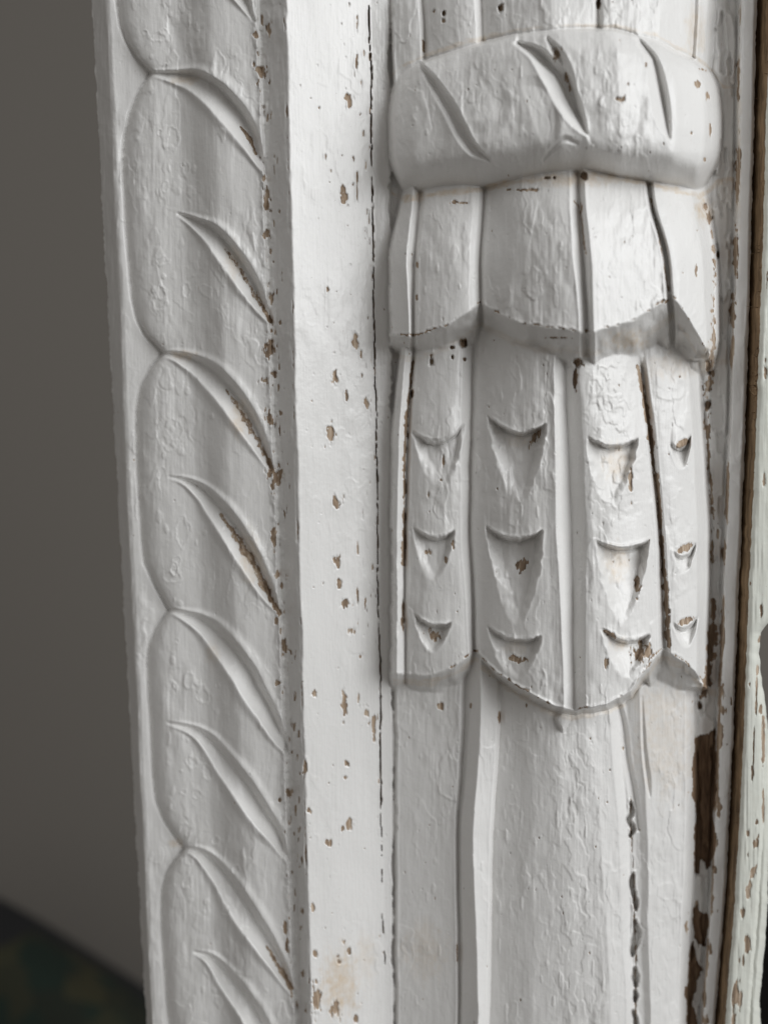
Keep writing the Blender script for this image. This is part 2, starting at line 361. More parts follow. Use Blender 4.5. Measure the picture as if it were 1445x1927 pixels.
# chipped hollows in the right-hand flute of the shaft
for pts in ([(1186, 1512, 5), (1188, 1530, 8), (1182, 1545, 7), (1190, 1560, 8), (1185, 1575, 4)],
            [(1190, 1648, 5), (1188, 1665, 8), (1192, 1685, 7), (1196, 1700, 8), (1197, 1712, 4)],
            [(1196, 1735, 5), (1199, 1760, 13), (1192, 1790, 10), (1189, 1800, 4)],
            [(1194, 1826, 6), (1194, 1840, 11), (1194, 1855, 6)], [(1193, 1868, 6), (1194, 1876, 8), (1193, 1884, 5)],
            [(1190, 1905, 5), (1196, 1925, 8), (1196, 1950, 6)]):
    r = stroke([(a, b, c * .72) for a, b, c in pts])
    w, sd, hw, fr = r
    nn = 0.35 * vnoise(X[w] / 4, Y[w] / 4, 44)
    shaft[w] -= 16 * sstep(0.0, 0.35, 1 - np.abs(sd) / hw + nn * .45)

pil = np.maximum(shaft, right * 0 - 100)
c2 = cup2 + s2; c1 = cup1 + s1
lay = np.zeros(X.shape, np.int8)
shaft_m = np.where(YW > 1150, shaft, -200.0)
c2m = np.where(YW > 560, c2, -200.0)
c1m = np.where(YW > 300, c1, -200.0)
colm = np.where((YW > 20) & (YW < 400), collar, -200.0)
fem = np.where(YW < 190, feath, -200.0)
def cutface(base, e1, e2, h_a, h_b, slope, reach, xmin, ymin, ymax):
    """slanting saw-cut under the tip of a side petal"""
    ex, ey = e2[0] - e1[0], e2[1] - e1[1]; ln = math.hypot(ex, ey); ex /= ln; ey /= ln
    al = ((XW - e1[0]) * ex + (YW - e1[1]) * ey) / ln
    d = (XW - e1[0]) * -ey + (YW - e1[1]) * ex
    f = h_a + (h_b - h_a) * np.clip(al, 0, 1) - slope * d
    ok = (d > -1) & (d < reach) & (XW > xmin) & (XW < e2[0] + 6) & (YW > ymin) & (YW < ymax)
    return np.where(ok, np.maximum(base, f), base)
c2m = cutface(c2m, (1250, 1222), (1324, 1286), 178, 128, .85, 72, 1200, 1215, 1296)
c1m = cutface(c1m, (1264, 556), (1330, 654), 226, 176, .80, 84, 1196, 550, 676)
stack = np.stack([right, shaft_m, c2m, c1m, colm, fem])
lay = stack.argmax(0)
P_ = right
for a, k in ((shaft_m, 4.0), (c2m, 4.0), (c1m, 4.0), (colm, 5.0), (fem, 4.0)):
    P_ = smax(P_, a, k)
del stack

HT = np.where(XW < Lr, HM, np.where(XW < Lp, strip, P_))
edge_j = 4 + 2.5 * vnoise(X * 0 + 7, Y / 9, 31) + 6 * vnoise(X * 0 + 2, Y / 40, 32)
HT = np.where((XW > Lp + edge_j - 2) & (XW >= Lp - 8) & (XW < Lp + 16), P_, HT)
HT = np.where((XW > Lp) & (XW < Lp + edge_j - 2), np.maximum(P_ - 6, 58), HT)
HT = blur(HT, 1, 1)
_hp = HT - blur(HT, 2, 2)
HT = HT + np.where(XW > Lp + 10, .75, .45) * np.clip(_hp, -5, 5)
# crack between the two boards: runs to about two thirds of the way down and then breaks up
cw = 1.15 + 0.6 * vnoise(X * 0 + 1, Y / 30, 21) + 0.5 * vnoise(X * 0 + 5, Y / 8, 22)
cw = cw * np.clip((1640 - Y) / 120, 0.0, 1.0) + np.clip(vnoise(X * 0, Y / 25, 23) - .2, 0, 1) * 1.6 * (Y > 1500)
cx = Lk + 2.2 * vnoise(X * 0 + 3, Y / 70, 24) + 0.8 * vnoise(X * 0, Y / 11, 25)
crk = np.clip(1.15 - np.abs(X - cx) / np.maximum(cw, 0.05), 0, 1) * (cw > 0.3)
HT -= 16 * crk

# ------------------------------------------------------------------ wear: places where the paint is off
WEAR = np.zeros_like(X)
wn1 = fbm(X / 7, Y / 13, 40, 3); wn2 = fbm(X / 3.2, Y / 8, 50, 2)
def chip(x, y, rx, ry, tilt=0.0, amt=1.0, rough=0.75):
    w = window(x - rx * 2 - 6, x + rx * 2 + 6, y - ry * 2 - 6, y + ry * 2 + 6)
    if w is None: return
    dx = X[w] - x; dy = Y[w] - y
    c, s = math.cos(tilt), math.sin(tilt)
    a = (dx * c + dy * s) / rx; b = (-dx * s + dy * c) / ry
    d = 1 - np.sqrt(a * a + b * b) + rough * wn1[w] + 0.55 * rough * wn2[w]
    WEAR[w] = np.maximum(WEAR[w], amt * sstep(-0.05, 0.55, d))
def chipline(pts, amt=1.0, rough=1.0, bias=0.0):
    r = stroke(pts)
    if r is None: return
    w, sd, hw, fr = r
    d = 1 - np.abs(sd) / hw + rough * (wn1[w] + 0.5 * wn2[w]) + bias
    WEAR[w] = np.maximum(WEAR[w], amt * sstep(0.0, 0.35, d) * (np.abs(sd) < hw * 1.8 + 2))
CH = [ # crest of the leaf moulding
 (482, 66, 5, 8), (507, 58, 6, 18), (493, 131, 10, 12), (501, 374, 6, 28), (503, 442, 6, 11), (505, 656, 11, 20), (499, 716, 10, 12),
 (517, 704, 6, 8), (507, 783, 14, 18), (511, 890, 11, 14), (528, 895, 12, 20), (515, 916, 6, 18), (515, 1015, 8, 24), (522, 1082, 6, 9),
 (520, 1169, 6, 8), (536, 1217, 6, 18), (524, 1285, 6, 6), (526, 1507, 4, 8), (546, 1490, 7, 12), (536, 1744, 6, 14), (540, 1781, 4, 14),
 (478, 120, 3, 5), (510, 470, 4, 8), (512, 560, 5, 14), (496, 335, 4, 8), (530, 1100, 3, 12), (548, 1230, 3, 10),
 # flat band
 (672, 48, 2, 22), (671, 116, 3, 18), (657, 189, 8, 16), (646, 365, 8, 16), (665, 297, 3, 7), (672, 345, 1.8, 30), (612, 293, 2, 8),
 (617, 545, 3, 6), (669, 641, 7, 14), (679, 664, 2, 9), (630, 710, 6, 15), (652, 741, 2.4, 12), (690, 758, 4, 14), (623, 816, 10, 20),
 (630, 945, 8, 14, -.5), (647, 936, 4, 9), (673, 1028, 1.8, 14), (701, 1069, 2, 7), (634, 1057, 10, 13), (639, 1098, 6, 10),
 (650, 1136, 12, 9), (673, 1123, 2, 18), (661, 1186, 9, 11), (677, 1235, 5, 7), (592, 1306, 6, 9), (646, 1329, 6, 30), (674, 1312, 2, 14),
 (692, 1345, 5, 20), (704, 1366, 4, 30), (652, 1437, 6, 8), (648, 1464, 4, 5), (576, 1445, 6, 16), (580, 1524, 5, 12), (655, 1551, 9, 18, .6),
 (617, 1586, 7, 12), (589, 1709, 4, 8), (646, 1773, 6, 8), (655, 1790, 5, 8), (636, 1808, 7, 9), (593, 1796, 5, 8), (596, 1881, 11, 32),
 (632, 1902, 12, 20), (669, 1918, 4, 8), (610, 1960, 8, 16), (690, 1880, 2, 10),
 # collar
 (1045, 100, 10, 14), (1069, 154, 5, 20, -.3), (1167, 185, 10, 7), (1313, 159, 6, 8), (1331, 180, 4, 8), (1336, 243, 2.5, 20),
 (1098, 331, 8, 8), (1029, 334, 5, 4), (1043, 334, 4, 3), (1215, 120, 3, 7), (1300, 250, 3, 3), (1325, 300, 3, 6), (1322, 130, 7, 4, .5),
 (942, 15, 6, 10), (1126, 6, 5, 10), (797, 85, 4, 14), (835, 38, 4, 5), (817, 20, 3, 4),
 # upper cup
 (865, 381, 22, 4), (987, 357, 38, 3.2), (1103, 476, 3, 5), (1094, 395, 3.5, 16), (1310, 513, 3, 14), (1336, 408, 5, 16), (1256, 566, 8, 3, -.5),
 (1051, 635, 24, 2.5), (784, 560, 3, 9), (785, 500, 3, 10),
 # lower cup
 (1005, 825, 7, 20, .55), (981, 1063, 14, 15), (974, 1241, 20, 8), (1186, 901, 4, 25), (1203, 1233, 16, 24), (1140, 1247, 8, 10),
 (1149, 1194, 14, 5, .5), (1088, 684, 10, 10), (1083, 711, 5, 24), (812, 679, 6, 14), (872, 647, 8, 8), (851, 654, 4, 3), (851, 672, 2.5, 4),
 (874, 676, 3, 4), (805, 1039, 10, 9), (838, 1053, 4, 9), (852, 1025, 3, 10), (815, 1194, 17, 13), (758, 1155, 4, 30), (775, 740, 4, 10),
 (835, 868, 3, 12), (806, 930, 2, 9), (829, 903, 3, 3), (1256, 1190, 6, 30), (1200, 1100, 7, 24), (1218, 1225, 10, 14),
 # shaft
 (828, 1330, 7, 7), (939, 1345, 3, 12), (1018, 1370, 5, 6), (885, 1328, 3, 8), (990, 1328, 3, 5), (1308, 1720, 4, 30, .12),
 (1292, 1745, 4, 20, .1), (860, 1795, 2.5, 16), (1172, 1408, 3, 6), (1142, 1510, 3, 3), (1110, 1390, 2, 3),
 # edge of the recess
 (1389, 160, 4, 60), (1386, 330, 4, 50), (1384, 480, 5, 60), (1378, 590, 7, 34), (1362, 1040, 5, 26), (1357, 1190, 4, 40), (1358, 1254, 5, 16),
 (1359, 1300, 6, 20), (1362, 1336, 7, 10), (1354, 1380, 6, 30), (1350, 1440, 4, 40), (1352, 1520, 6, 20), (1347, 1590, 4, 12), (1347, 1638, 5, 13),
 (1342, 1692, 3, 10), (1334, 1740, 3, 14), (1337, 1790, 5, 14), (1325, 1880, 4, 24), (1328, 1925, 8, 12), (1376, 1320, 3, 8), (1350, 1005, 3, 12)]
for c in CH: chip(*c)
for (x, y, rx, ry) in ((1284, 834, 19, 9), (1290, 1031, 21, 9), (1291, 1168, 22, 8)): chip(x, y, rx, ry, -0.4, 1.0, 0.3)
# deep pits where filler has dropped out of the joints
for (x, y, rx, ry, dp) in ((872, 647, 9, 9, 16), (851, 654, 5, 4, 9), (812, 680, 7, 13, 12), (851, 672, 3, 5, 7), (874, 676, 3.5, 4, 7), (1098, 331, 9, 9, 14), (1029, 334, 5, 4, 8),
                           (1043, 334, 4, 3, 8), (1088, 684, 10, 11, 9), (1083, 712, 4, 24, 6), (1333, 690, 8, 16, 12), (1331, 760, 8, 11, 14), (1346, 516, 4, 9, 12), (1350, 480, 5, 8, 12),
                           (942, 16, 6, 10, 8), (1126, 6, 5, 10, 8), (835, 24, 4, 6, 7), (1336, 410, 5, 14, 8), (1327, 388, 6, 8, 8), (758, 1155, 4, 30, 7), (775, 742, 4, 9, 7), (1316, 1330, 6, 10, 10)):
    chip(x, y, rx * .8, ry * .8, 0, 1.5, .6)
    w = window(x - rx * 2, x + rx * 2, y - ry * 2, y + ry * 2)
    d = 1 - np.sqrt(((X[w] - x) / rx) ** 2 + ((Y[w] - y) / ry) ** 2) + .4 * wn1[w]
    HT[w] -= dp * sstep(0, .4, d)
# bare wood at the bottoms of the gouges
chipline([(425, 735, 3), (455, 778, 7), (485, 830, 7), (508, 878, 5)], 0.75, 0.7, -0.25)
chipline([(415, 968, 3), (440, 1003, 7), (468, 1052, 9), (492, 1095, 9), (512, 1130, 7), (524, 1150, 4)], 0.8, 0.7, -0.1)
chipline([(496, 1100, 4), (512, 1130, 7), (525, 1152, 4)], 1.5, .8, 0)
chipline([(498, 850, 3), (512, 884, 6), (520, 905, 4)], 1.4, .8, 0)
chipline([(495, 580, 3), (508, 604, 5)], 1.4, .6, 0)
chipline([(420, 463, 3), (455, 512, 6), (484, 560, 7), (507, 603, 5)], 0.7, 0.8, -0.3)
chipline([(452, 238, 2), (470, 262, 4), (480, 288, 3)], 1.0, 0.6, 0)
chipline([(500, 1782, 3), (522, 1816, 6), (548, 1862, 5)], 0.9, 0.8, -0.1)
chipline([(1199, 690, 3), (1216, 770, 5), (1232, 880, 5), (1242, 960, 4), (1248, 1060, 4), (1254, 1130, 6), (1258, 1215, 5)], 1.15, 0.9, 0.0)
chipline([(778, 680, 3), (766, 790, 4), (761, 900, 3.5), (759, 1060, 4)], 1.1, 0.9, -0.1)
chipline([(1100, 470, 2), (1092, 400, 2.5), (1080, 378, 2)], 0.8, 0.8, 0)
chipline([(1224, 372, 1.5), (1244, 470, 2), (1258, 545, 2)], 0.8, 0.9, -0.2)
chipline([(1328, 395, 3), (1340, 440, 4), (1344, 500, 4), (1340, 690, 6), (1330, 740, 8), (1333, 860, 4), (1341, 960, 5), (1340, 1060, 4)], 0.8, 1.1, -0.25)
chipline([(1340, 1130, 5), (1341, 1190, 8), (1334, 1260, 8), (1325, 1310, 6)], 1.5, 0.9, -0.05)
chipline([(1245, 1222, 2), (1225, 1238, 3), (1216, 1252, 2)], 0.8, 0.8, -0.2)
chipline([(1186, 1500, 1.5), (1187, 1575, 2.5), (1191, 1640, 2), (1194, 1710, 2.5), (1197, 1790, 2.5), (1194, 1850, 2), (1195, 1930, 2)], .7, .9, -.15)
# strips of bare wood on the recessed ground beside the shaft
def bare(poly):
    P = np.array(poly, float)
    w = window(P[:, 0].min() - 8, P[:, 0].max() + 8, P[:, 1].min() - 8, P[:, 1].max() + 8)
    xs = X[w] + 7 * fbm(X[w] / 14, Y[w] / 30, 240, 2) + 1.5 * wn2[w]; ys = Y[w] + 22 * fbm(X[w] / 12, Y[w] / 30, 244, 2) + 3 * wn2[w]
    ins = np.zeros(xs.shape, bool)
    n = len(P)
    for i in range(n):
        x1, y1 = P[i]; x2, y2 = P[(i + 1) % n]
        if y1 == y2: continue
        c = ((y1 > ys) != (y2 > ys)) & (xs < (x2 - x1) * (ys - y1) / (y2 - y1) + x1)
        ins ^= c
    m_ = ins.astype(float)
    WEAR[w] = np.maximum(WEAR[w], 2 * m_)
    HT[w] -= 5 * m_
bare([(1306, 1384), (1330, 1388), (1349, 1380), (1346, 1500), (1340, 1630), (1305, 1634), (1310, 1540), (1306, 1450)])
bare([(1303, 1698), (1318, 1715), (1334, 1730), (1332, 1780), (1304, 1774), (1300, 1740)])
bare([(1300, 1775), (1312, 1790), (1318, 1820), (1308, 1850), (1306, 1900), (1308, 2080), (1284, 2080), (1288, 1927), (1294, 1850)])
for cv in (b1 - 2, b2 - 2):
    d = 1 - np.abs(YW - cv) / 5 + 1.5 * fbm(X / 12, Y / 9, 230, 3) - .95
    WEAR = np.maximum(WEAR, .8 * sstep(0, .4, d) * ((XW > Lp + 8) & (XW < 1325)))
d = 1 - np.abs(XW - Lr) / 4 + 1.3 * fbm(X / 9, Y / 26, 234, 3) - 1.0
WEAR = np.maximum(WEAR, .7 * sstep(0, .4, d))
d = 1 - np.abs(XW - Lm - 2) / 6 + 1.2 * fbm(X / 9, Y / 60, 238, 3) - .45
WEAR = np.maximum(WEAR, .85 * sstep(0, .5, d) * (XW > Lm - 5))
# sparse pin-holes and nicks everywhere
for _ in range(420):
    yy = rng.uniform(-100, 2000); xx = rng.uniform(560 if rng.random() < .75 else 200, 1380)
    chip(xx, yy, rng.uniform(0.9, 2.0), rng.uniform(1.0, 4.0), rng.uniform(-.3, .3), rng.uniform(.4, 1), 0.3)
for _ in range(130):    # worn grain on the shaded chamfer beside the crest
    yy = rng.uniform(-60, 2000)
    chip(L_cre(yy) + rng.uniform(-4, 30), yy, rng.uniform(1.2, 3.5), rng.uniform(3, 14), 0, rng.uniform(.4, 1), .8)
for _ in range(60):    # slivers along the crack
    yy = rng.uniform(-60, 1700)
    chip(L_crk(yy) - rng.exponential(14) + 1, yy, rng.uniform(0.8, 1.8), rng.uniform(4, 16), 0, rng.uniform(.4, 1), .6)
WEAR = np.maximum(WEAR, np.clip(crk * 2, 0, 2))
w01 = np.clip(WEAR, 0, 1)
HT -= 2.6 * w01
HT += 2.2 * np.clip(blur(w01, 2, 1) - w01, 0, 1)

# ------------------------------------------------------------------ paint relief
amp = np.ones_like(X)
flat = (XW > Lr) & (XW < Lp)
amp = np.where(flat, 0.42, amp)
amp = blur(np.where(XW > 1040, amp * 0.9, amp), 4, 1)
amp = amp * (0.45 + 1.0 * sstep(-.35, .45, fbm(X / 85, Y / 150, 180, 2)))
st = 0.55 * vnoise(X / 4.5, Y / 60, 1) + 0.32 * vnoise(X / 2.6, Y / 26, 2) + 0.25 * vnoise(X / 9, Y / 120, 4)
lump = 1.1 * fbm(X / 30, Y / 55, 5, 3)
HT += amp * (0.5 * st + 2.2 * lump + 0.07 * vnoise(X / 3, Y / 3, 8))
# terraces of old paint flakes: small steps along warped contours
wxn = X + 9 * fbm(X / 18, Y / 24, 12, 2); wyn = Y + 14 * fbm(X / 18, Y / 24, 15, 2)
for sx, sy, th, st_h, sd in ((26, 80, .30, .7, 100), (15, 46, .46, .7, 104), (40, 120, .30, 1.0, 108)):
    n = fbm(wxn / sx, wyn / sy, sd, 2)
    HT += amp * st_h * (sstep(th, th + 0.07, n) - 0.6 * sstep(th + .02, th + 0.30, n))
rg = sstep(Lf + 4, Lf - 8, XW) + 0.8 * sstep(Lc, Lc + 8, XW) * sstep(Lr + 1, Lr - 4, XW)
HT += rg * (1.6 * fbm(X / 5, Y / 30, 160, 3) + 0.9 * vnoise(X / 3, Y / 40, 164))
cb_ = np.exp(-((X - Lc - 2) / 11) ** 2)
HT += cb_ * (3.2 * fbm(X / 8, Y / 20, 220, 3) + 2.0 * sstep(.05, .15, fbm(X / 7, Y / 16, 224, 2)))
HT += 1.6 * np.exp(-((X - Lr) / 5) ** 2) * fbm(X / 9, Y / 22, 228, 2)
# blisters and drips
def blister(x, y, rx, ry, hgt, ring):
    w = window(x - rx - 4, x + rx + 4, y - ry - 4, y + ry + 4)
    if w is None: return
    d = np.sqrt(((X[w] - x) / rx) ** 2 + ((Y[w] - y) / ry) ** 2) + 0.45 * wn1[w]
    if ring: HT[w] += hgt * (np.exp(-((d - .75) / .16) ** 2) - .5 * (d < .7))
    else: HT[w] += hgt * sstep(1.0, .55, d)
for _ in range(90):
    yy = rng.uniform(-100, 2000); x0 = 232 + .047 * yy; ring = rng.random() < .25
    r = rng.uniform(3, 7) if rng.random() < .65 else rng.uniform(8, 14)
    blister(x0 + rng.uniform(15, 120) * (1 if rng.random() < .8 else 2), yy, r, r * rng.uniform(1, 1.9), rng.uniform(.7, 1.5), ring)
for (x, y, rx, ry) in ((325, 258, 14, 26), (312, 352, 8, 14), (303, 490, 17, 10), (300, 560, 18, 30), (318, 815, 30, 34), (303, 890, 10, 14),
                       (344, 1000, 18, 32), (331, 1056, 10, 10), (325, 1085, 18, 14), (360, 1435, 14, 15), (390, 1455, 12, 20), (346, 1492, 8, 8),
                       (370, 1495, 10, 13), (357, 1280, 12, 20), (352, 1660, 12, 18), (298, 70, 22, 12)):
    blister(x, y, rx, ry, .9, True)
for _ in range(80):
    yy = rng.uniform(1290, 2000); blister(rng.uniform(755, 1150), yy, rng.uniform(2, 4), rng.uniform(6, 22), rng.uniform(.5, 1.2), False)
for _ in range(120):
    yy = rng.uniform(-80, 1300); blister(rng.uniform(745, 1330), yy, rng.uniform(1.6, 3.5), rng.uniform(4, 13), rng.uniform(.5, 1.2), False)
# dry, crazed paint down the middle of the shaft
cz = np.exp(-((X - 1075 - 0.02 * (Y - 1300)) / 45) ** 2) * sstep(1330, 1400, Y)
HT += cz * 1.0 * (sstep(0.0, .12, fbm(wxn / 15, wyn / 26, 120, 2)) - .5)
cz = np.exp(-((X - 1150) / 45) ** 2) * sstep(650, 700, Y) * sstep(1000, 940, Y)
HT += cz * 1.3 * (sstep(0.0, .2, fbm(wxn / 13, wyn / 14, 124, 2)) - .5)

# old varnish-coloured stain soaking through thin paint
STAIN = np.zeros_like(X)
pzm = (XW > Lp + 3) & (XW < Lm - 4)
def stain(x, y, rx, ry, a):
    w = window(x - 2 * rx, x + 2 * rx, y - 2 * ry, y + 2 * ry)
    if w is None: return
    d = np.sqrt(((X[w] - x) / rx) ** 2 + ((Y[w] - y) / ry) ** 2) + .5 * wn1[w]
    STAIN[w] = np.maximum(STAIN[w], a * sstep(1.2, .2, d))
for s in ((640, 1850, 40, 70, .8), (690, 1800, 25, 60, .3), (800, 1790, 50, 60, .35), (1180, 640, 45, 22, .8), (1080, 338, 110, 14, .6), (1325, 395, 20, 30, .8),
          (1260, 690, 60, 30, .35), (1240, 1330, 60, 40, .4), (1160, 870, 30, 40, .6), (1160, 1060, 28, 40, .6), (1168, 1215, 20, 18, .5),
          (1255, 1400, 70, 120, .35), (345, 150, 30, 10, .7), (345, 668, 26, 10, .7), (450, 790, 20, 40, .55), (470, 1050, 22, 60, .5), (440, 490, 18, 40, .4),
          (330, 1588, 14, 10, .7), (400, 1230, 14, 30, .35), (1310, 60, 26, 50, .5), (1330, 680, 18, 30, .6), (1390, 300, 6, 200, .5), (975, 830, 26, 16, .3), (970, 1220, 26, 14, .3)):
    stain(*s)

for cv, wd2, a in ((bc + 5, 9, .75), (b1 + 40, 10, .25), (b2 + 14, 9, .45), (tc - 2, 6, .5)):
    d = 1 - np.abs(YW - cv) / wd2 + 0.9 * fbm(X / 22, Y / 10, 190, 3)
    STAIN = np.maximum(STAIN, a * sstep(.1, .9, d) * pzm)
# ------------------------------------------------------------------ materials
def nodes(name):
    mt = bpy.data.materials.new(name); mt.use_nodes = True
    nt = mt.node_tree; b = nt.nodes['Principled BSDF']
    return mt, nt, b
def N(nt, t, **kw):
    n = nt.nodes.new(t)
    for k, v_ in kw.items(): setattr(n, k, v_)
    return n
def paint_material(name, base, warm):
    mt, nt, b = nodes(name)
    L = nt.links.new
    geo = N(nt, 'ShaderNodeNewGeometry')
    aw = N(nt, 'ShaderNodeAttribute', attribute_name='wear'); ast = N(nt, 'ShaderNodeAttribute', attribute_name='stain')
    mp = N(nt, 'ShaderNodeMapping'); mp.inputs['Scale'].default_value = (1, 1, .18); L(geo.outputs['Position'], mp.inputs['Vector'])
    # large mottling of the paint colour
    n1 = N(nt, 'ShaderNodeTexNoise'); n1.inputs['Scale'].default_value = 60; n1.inputs['Detail'].default_value = 5; L(mp.outputs[0], n1.inputs['Vector'])
    r1 = N(nt, 'ShaderNodeValToRGB'); r1.color_ramp.elements[0].position = .3; r1.color_ramp.elements[1].position = .72
    r1.color_ramp.elements[0].color = (base[0] * .93, base[1] * .93, base[2] * .925, 1); r1.color_ramp.elements[1].color = (*base, 1)
    L(n1.outputs[0], r1.inputs[0])
    # stain
    n2 = N(nt, 'ShaderNodeTexNoise'); n2.inputs['Scale'].default_value = 420; n2.inputs['Detail'].default_value = 4; L(geo.outputs['Position'], n2.inputs['Vector'])
    ms = N(nt, 'ShaderNodeMath', operation='MULTIPLY'); L(ast.outputs['Fac'], ms.inputs[0])
    r2 = N(nt, 'ShaderNodeMapRange'); r2.inputs['From Min'].default_value = .3; r2.inputs['From Max'].default_value = .7; r2.inputs['To Min'].default_value = .3; L(n2.outputs[0], r2.inputs[0]); L(r2.outputs[0], ms.inputs[1])
    mx = N(nt, 'ShaderNodeMix', data_type='RGBA'); L(ms.outputs[0], mx.inputs[0]); L(r1.outputs[0], mx.inputs[6]); mx.inputs[7].default_value = (*warm, 1)
    # dirt specks
    n5 = N(nt, 'ShaderNodeTexNoise'); n5.inputs['Scale'].default_value = 1500; n5.inputs['Detail'].default_value = 2; L(geo.outputs['Position'], n5.inputs['Vector'])
    r5 = N(nt, 'ShaderNodeMapRange'); r5.inputs['From Min'].default_value = .70; r5.inputs['From Max'].default_value = .78; r5.inputs['To Max'].default_value = .35; L(n5.outputs[0], r5.inputs[0])
    mx5 = N(nt, 'ShaderNodeMix', data_type='RGBA'); L(r5.outputs[0], mx5.inputs[0]); L(mx.outputs[2], mx5.inputs[6]); mx5.inputs[7].default_value = (.28, .25, .21, 1)
    # bare wood
    mp3 = N(nt, 'ShaderNodeMapping'); mp3.inputs['Scale'].default_value = (1, 1, .09); L(geo.outputs['Position'], mp3.inputs['Vector'])
    n3 = N(nt, 'ShaderNodeTexNoise'); n3.inputs['Scale'].default_value = 900; n3.inputs['Detail'].default_value = 6; L(mp3.outputs[0], n3.inputs['Vector'])
    r3 = N(nt, 'ShaderNodeValToRGB'); cr_ = r3.color_ramp
    cr_.elements[0].position = .28; cr_.elements[0].color = (.15, .105, .072, 1)
    cr_.elements[1].position = .72; cr_.elements[1].color = (.56, .46, .36, 1)
    el = cr_.elements.new(.5); el.color = (.34, .25, .175, 1); L(n3.outputs[0], r3.inputs[0])
    n4 = N(nt, 'ShaderNodeTexNoise'); n4.inputs['Scale'].default_value = 1900; n4.inputs['Detail'].default_value = 3; L(mp.outputs[0], n4.inputs['Vector'])
    ma = N(nt, 'ShaderNodeMath', operation='MULTIPLY_ADD'); L(n4.outputs[0], ma.inputs[0]); ma.inputs[1].default_value = 1.9; ma.inputs[2].default_value = -1.0
    mb = N(nt, 'ShaderNodeMath', operation='ADD'); L(ma.outputs[0], mb.inputs[0]); L(aw.outputs['Fac'], mb.inputs[1])
    r4 = N(nt, 'ShaderNodeMapRange'); r4.interpolation_type = 'SMOOTHSTEP'; r4.inputs['From Min'].default_value = .34; r4.inputs['From Max'].default_value = .66; L(mb.outputs[0], r4.inputs[0])
    m2 = N(nt, 'ShaderNodeMix', data_type='RGBA'); L(r4.outputs[0], m2.inputs[0]); L(mx5.outputs[2], m2.inputs[6]); L(r3.outputs[0], m2.inputs[7])
    r8 = N(nt, 'ShaderNodeMapRange'); r8.inputs['From Min'].default_value = 1.15; r8.inputs['From Max'].default_value = 1.9; L(aw.outputs['Fac'], r8.inputs[0])
    dkc = N(nt, 'ShaderNodeMix', data_type='RGBA', blend_type='MULTIPLY'); dkc.inputs[0].default_value = 1.0; L(r3.outputs[0], dkc.inputs[6]); dkc.inputs[7].default_value = (.62, .54, .47, 1)
    dk8 = N(nt, 'ShaderNodeMix', data_type='RGBA'); L(r8.outputs[0], dk8.inputs[0]); L(r3.outputs[0], dk8.inputs[6]); L(dkc.outputs[2], dk8.inputs[7]); L(dk8.outputs[2], m2.inputs[7])
    L(m2.outputs[2], b.inputs['Base Color'])
    rr = N(nt, 'ShaderNodeMapRange'); rr.inputs['To Min'].default_value = .27; rr.inputs['To Max'].default_value = .85; L(r4.outputs[0], rr.inputs[0]); L(rr.outputs[0], b.inputs['Roughness'])
    b.inputs['Specular IOR Level'].default_value = .42
    # fine brush marks
    mp6 = N(nt, 'ShaderNodeMapping'); mp6.inputs['Scale'].default_value = (1, 1, .07); L(geo.outputs['Position'], mp6.inputs['Vector'])
    n6 = N(nt, 'ShaderNodeTexNoise'); n6.inputs['Scale'].default_value = 1300; n6.inputs['Detail'].default_value = 4; L(mp6.outputs[0], n6.inputs['Vector'])
    n7 = N(nt, 'ShaderNodeTexNoise'); n7.inputs['Scale'].default_value = 700; n7.inputs['Detail'].default_value = 5; L(geo.outputs['Position'], n7.inputs['Vector'])
    ad = N(nt, 'ShaderNodeMath', operation='ADD'); L(n6.outputs[0], ad.inputs[0]); L(n7.outputs[0], ad.inputs[1])
    bp = N(nt, 'ShaderNodeBump'); bp.inputs['Strength'].default_value = .5; bp.inputs['Distance'].default_value = .00018
    L(ad.outputs[0], bp.inputs['Height']); L(bp.outputs[0], b.inputs['Normal'])
    return mt
PAINT = paint_material('white_paint', (.815, .805, .79), (.66, .53, .38))
PAINT2 = paint_material('greenish_white_paint', (.74, .76, .70), (.60, .52, .40))
def wood_material():
    mt, nt, b = nodes('bare_wood'); L = nt.links.new
    geo = N(nt, 'ShaderNodeNewGeometry')
    mp = N(nt, 'ShaderNodeMapping'); mp.inputs['Scale'].default_value = (.6, .6, .1); L(geo.outputs['Position'], mp.inputs['Vector'])
    n = N(nt, 'ShaderNodeTexNoise'); n.inputs['Scale'].default_value = 800; n.inputs['Detail'].default_value = 6; L(mp.outputs[0], n.inputs['Vector'])
    r = N(nt, 'ShaderNodeValToRGB'); r.color_ramp.elements[0].position = .3; r.color_ramp.elements[1].position = .75
    r.color_ramp.elements[0].color = (.10, .062, .03, 1); r.color_ramp.elements[1].color = (.34, .225, .125, 1); L(n.outputs[0], r.inputs[0])
    L(r.outputs[0], b.inputs['Base Color']); b.inputs['Roughness'].default_value = .85
    bp = N(nt, 'ShaderNodeBump'); bp.inputs['Distance'].default_value = .0006; L(n.outputs[0], bp.inputs['Height']); L(bp.outputs[0], b.inputs['Normal'])
    return mt
WOOD = wood_material()

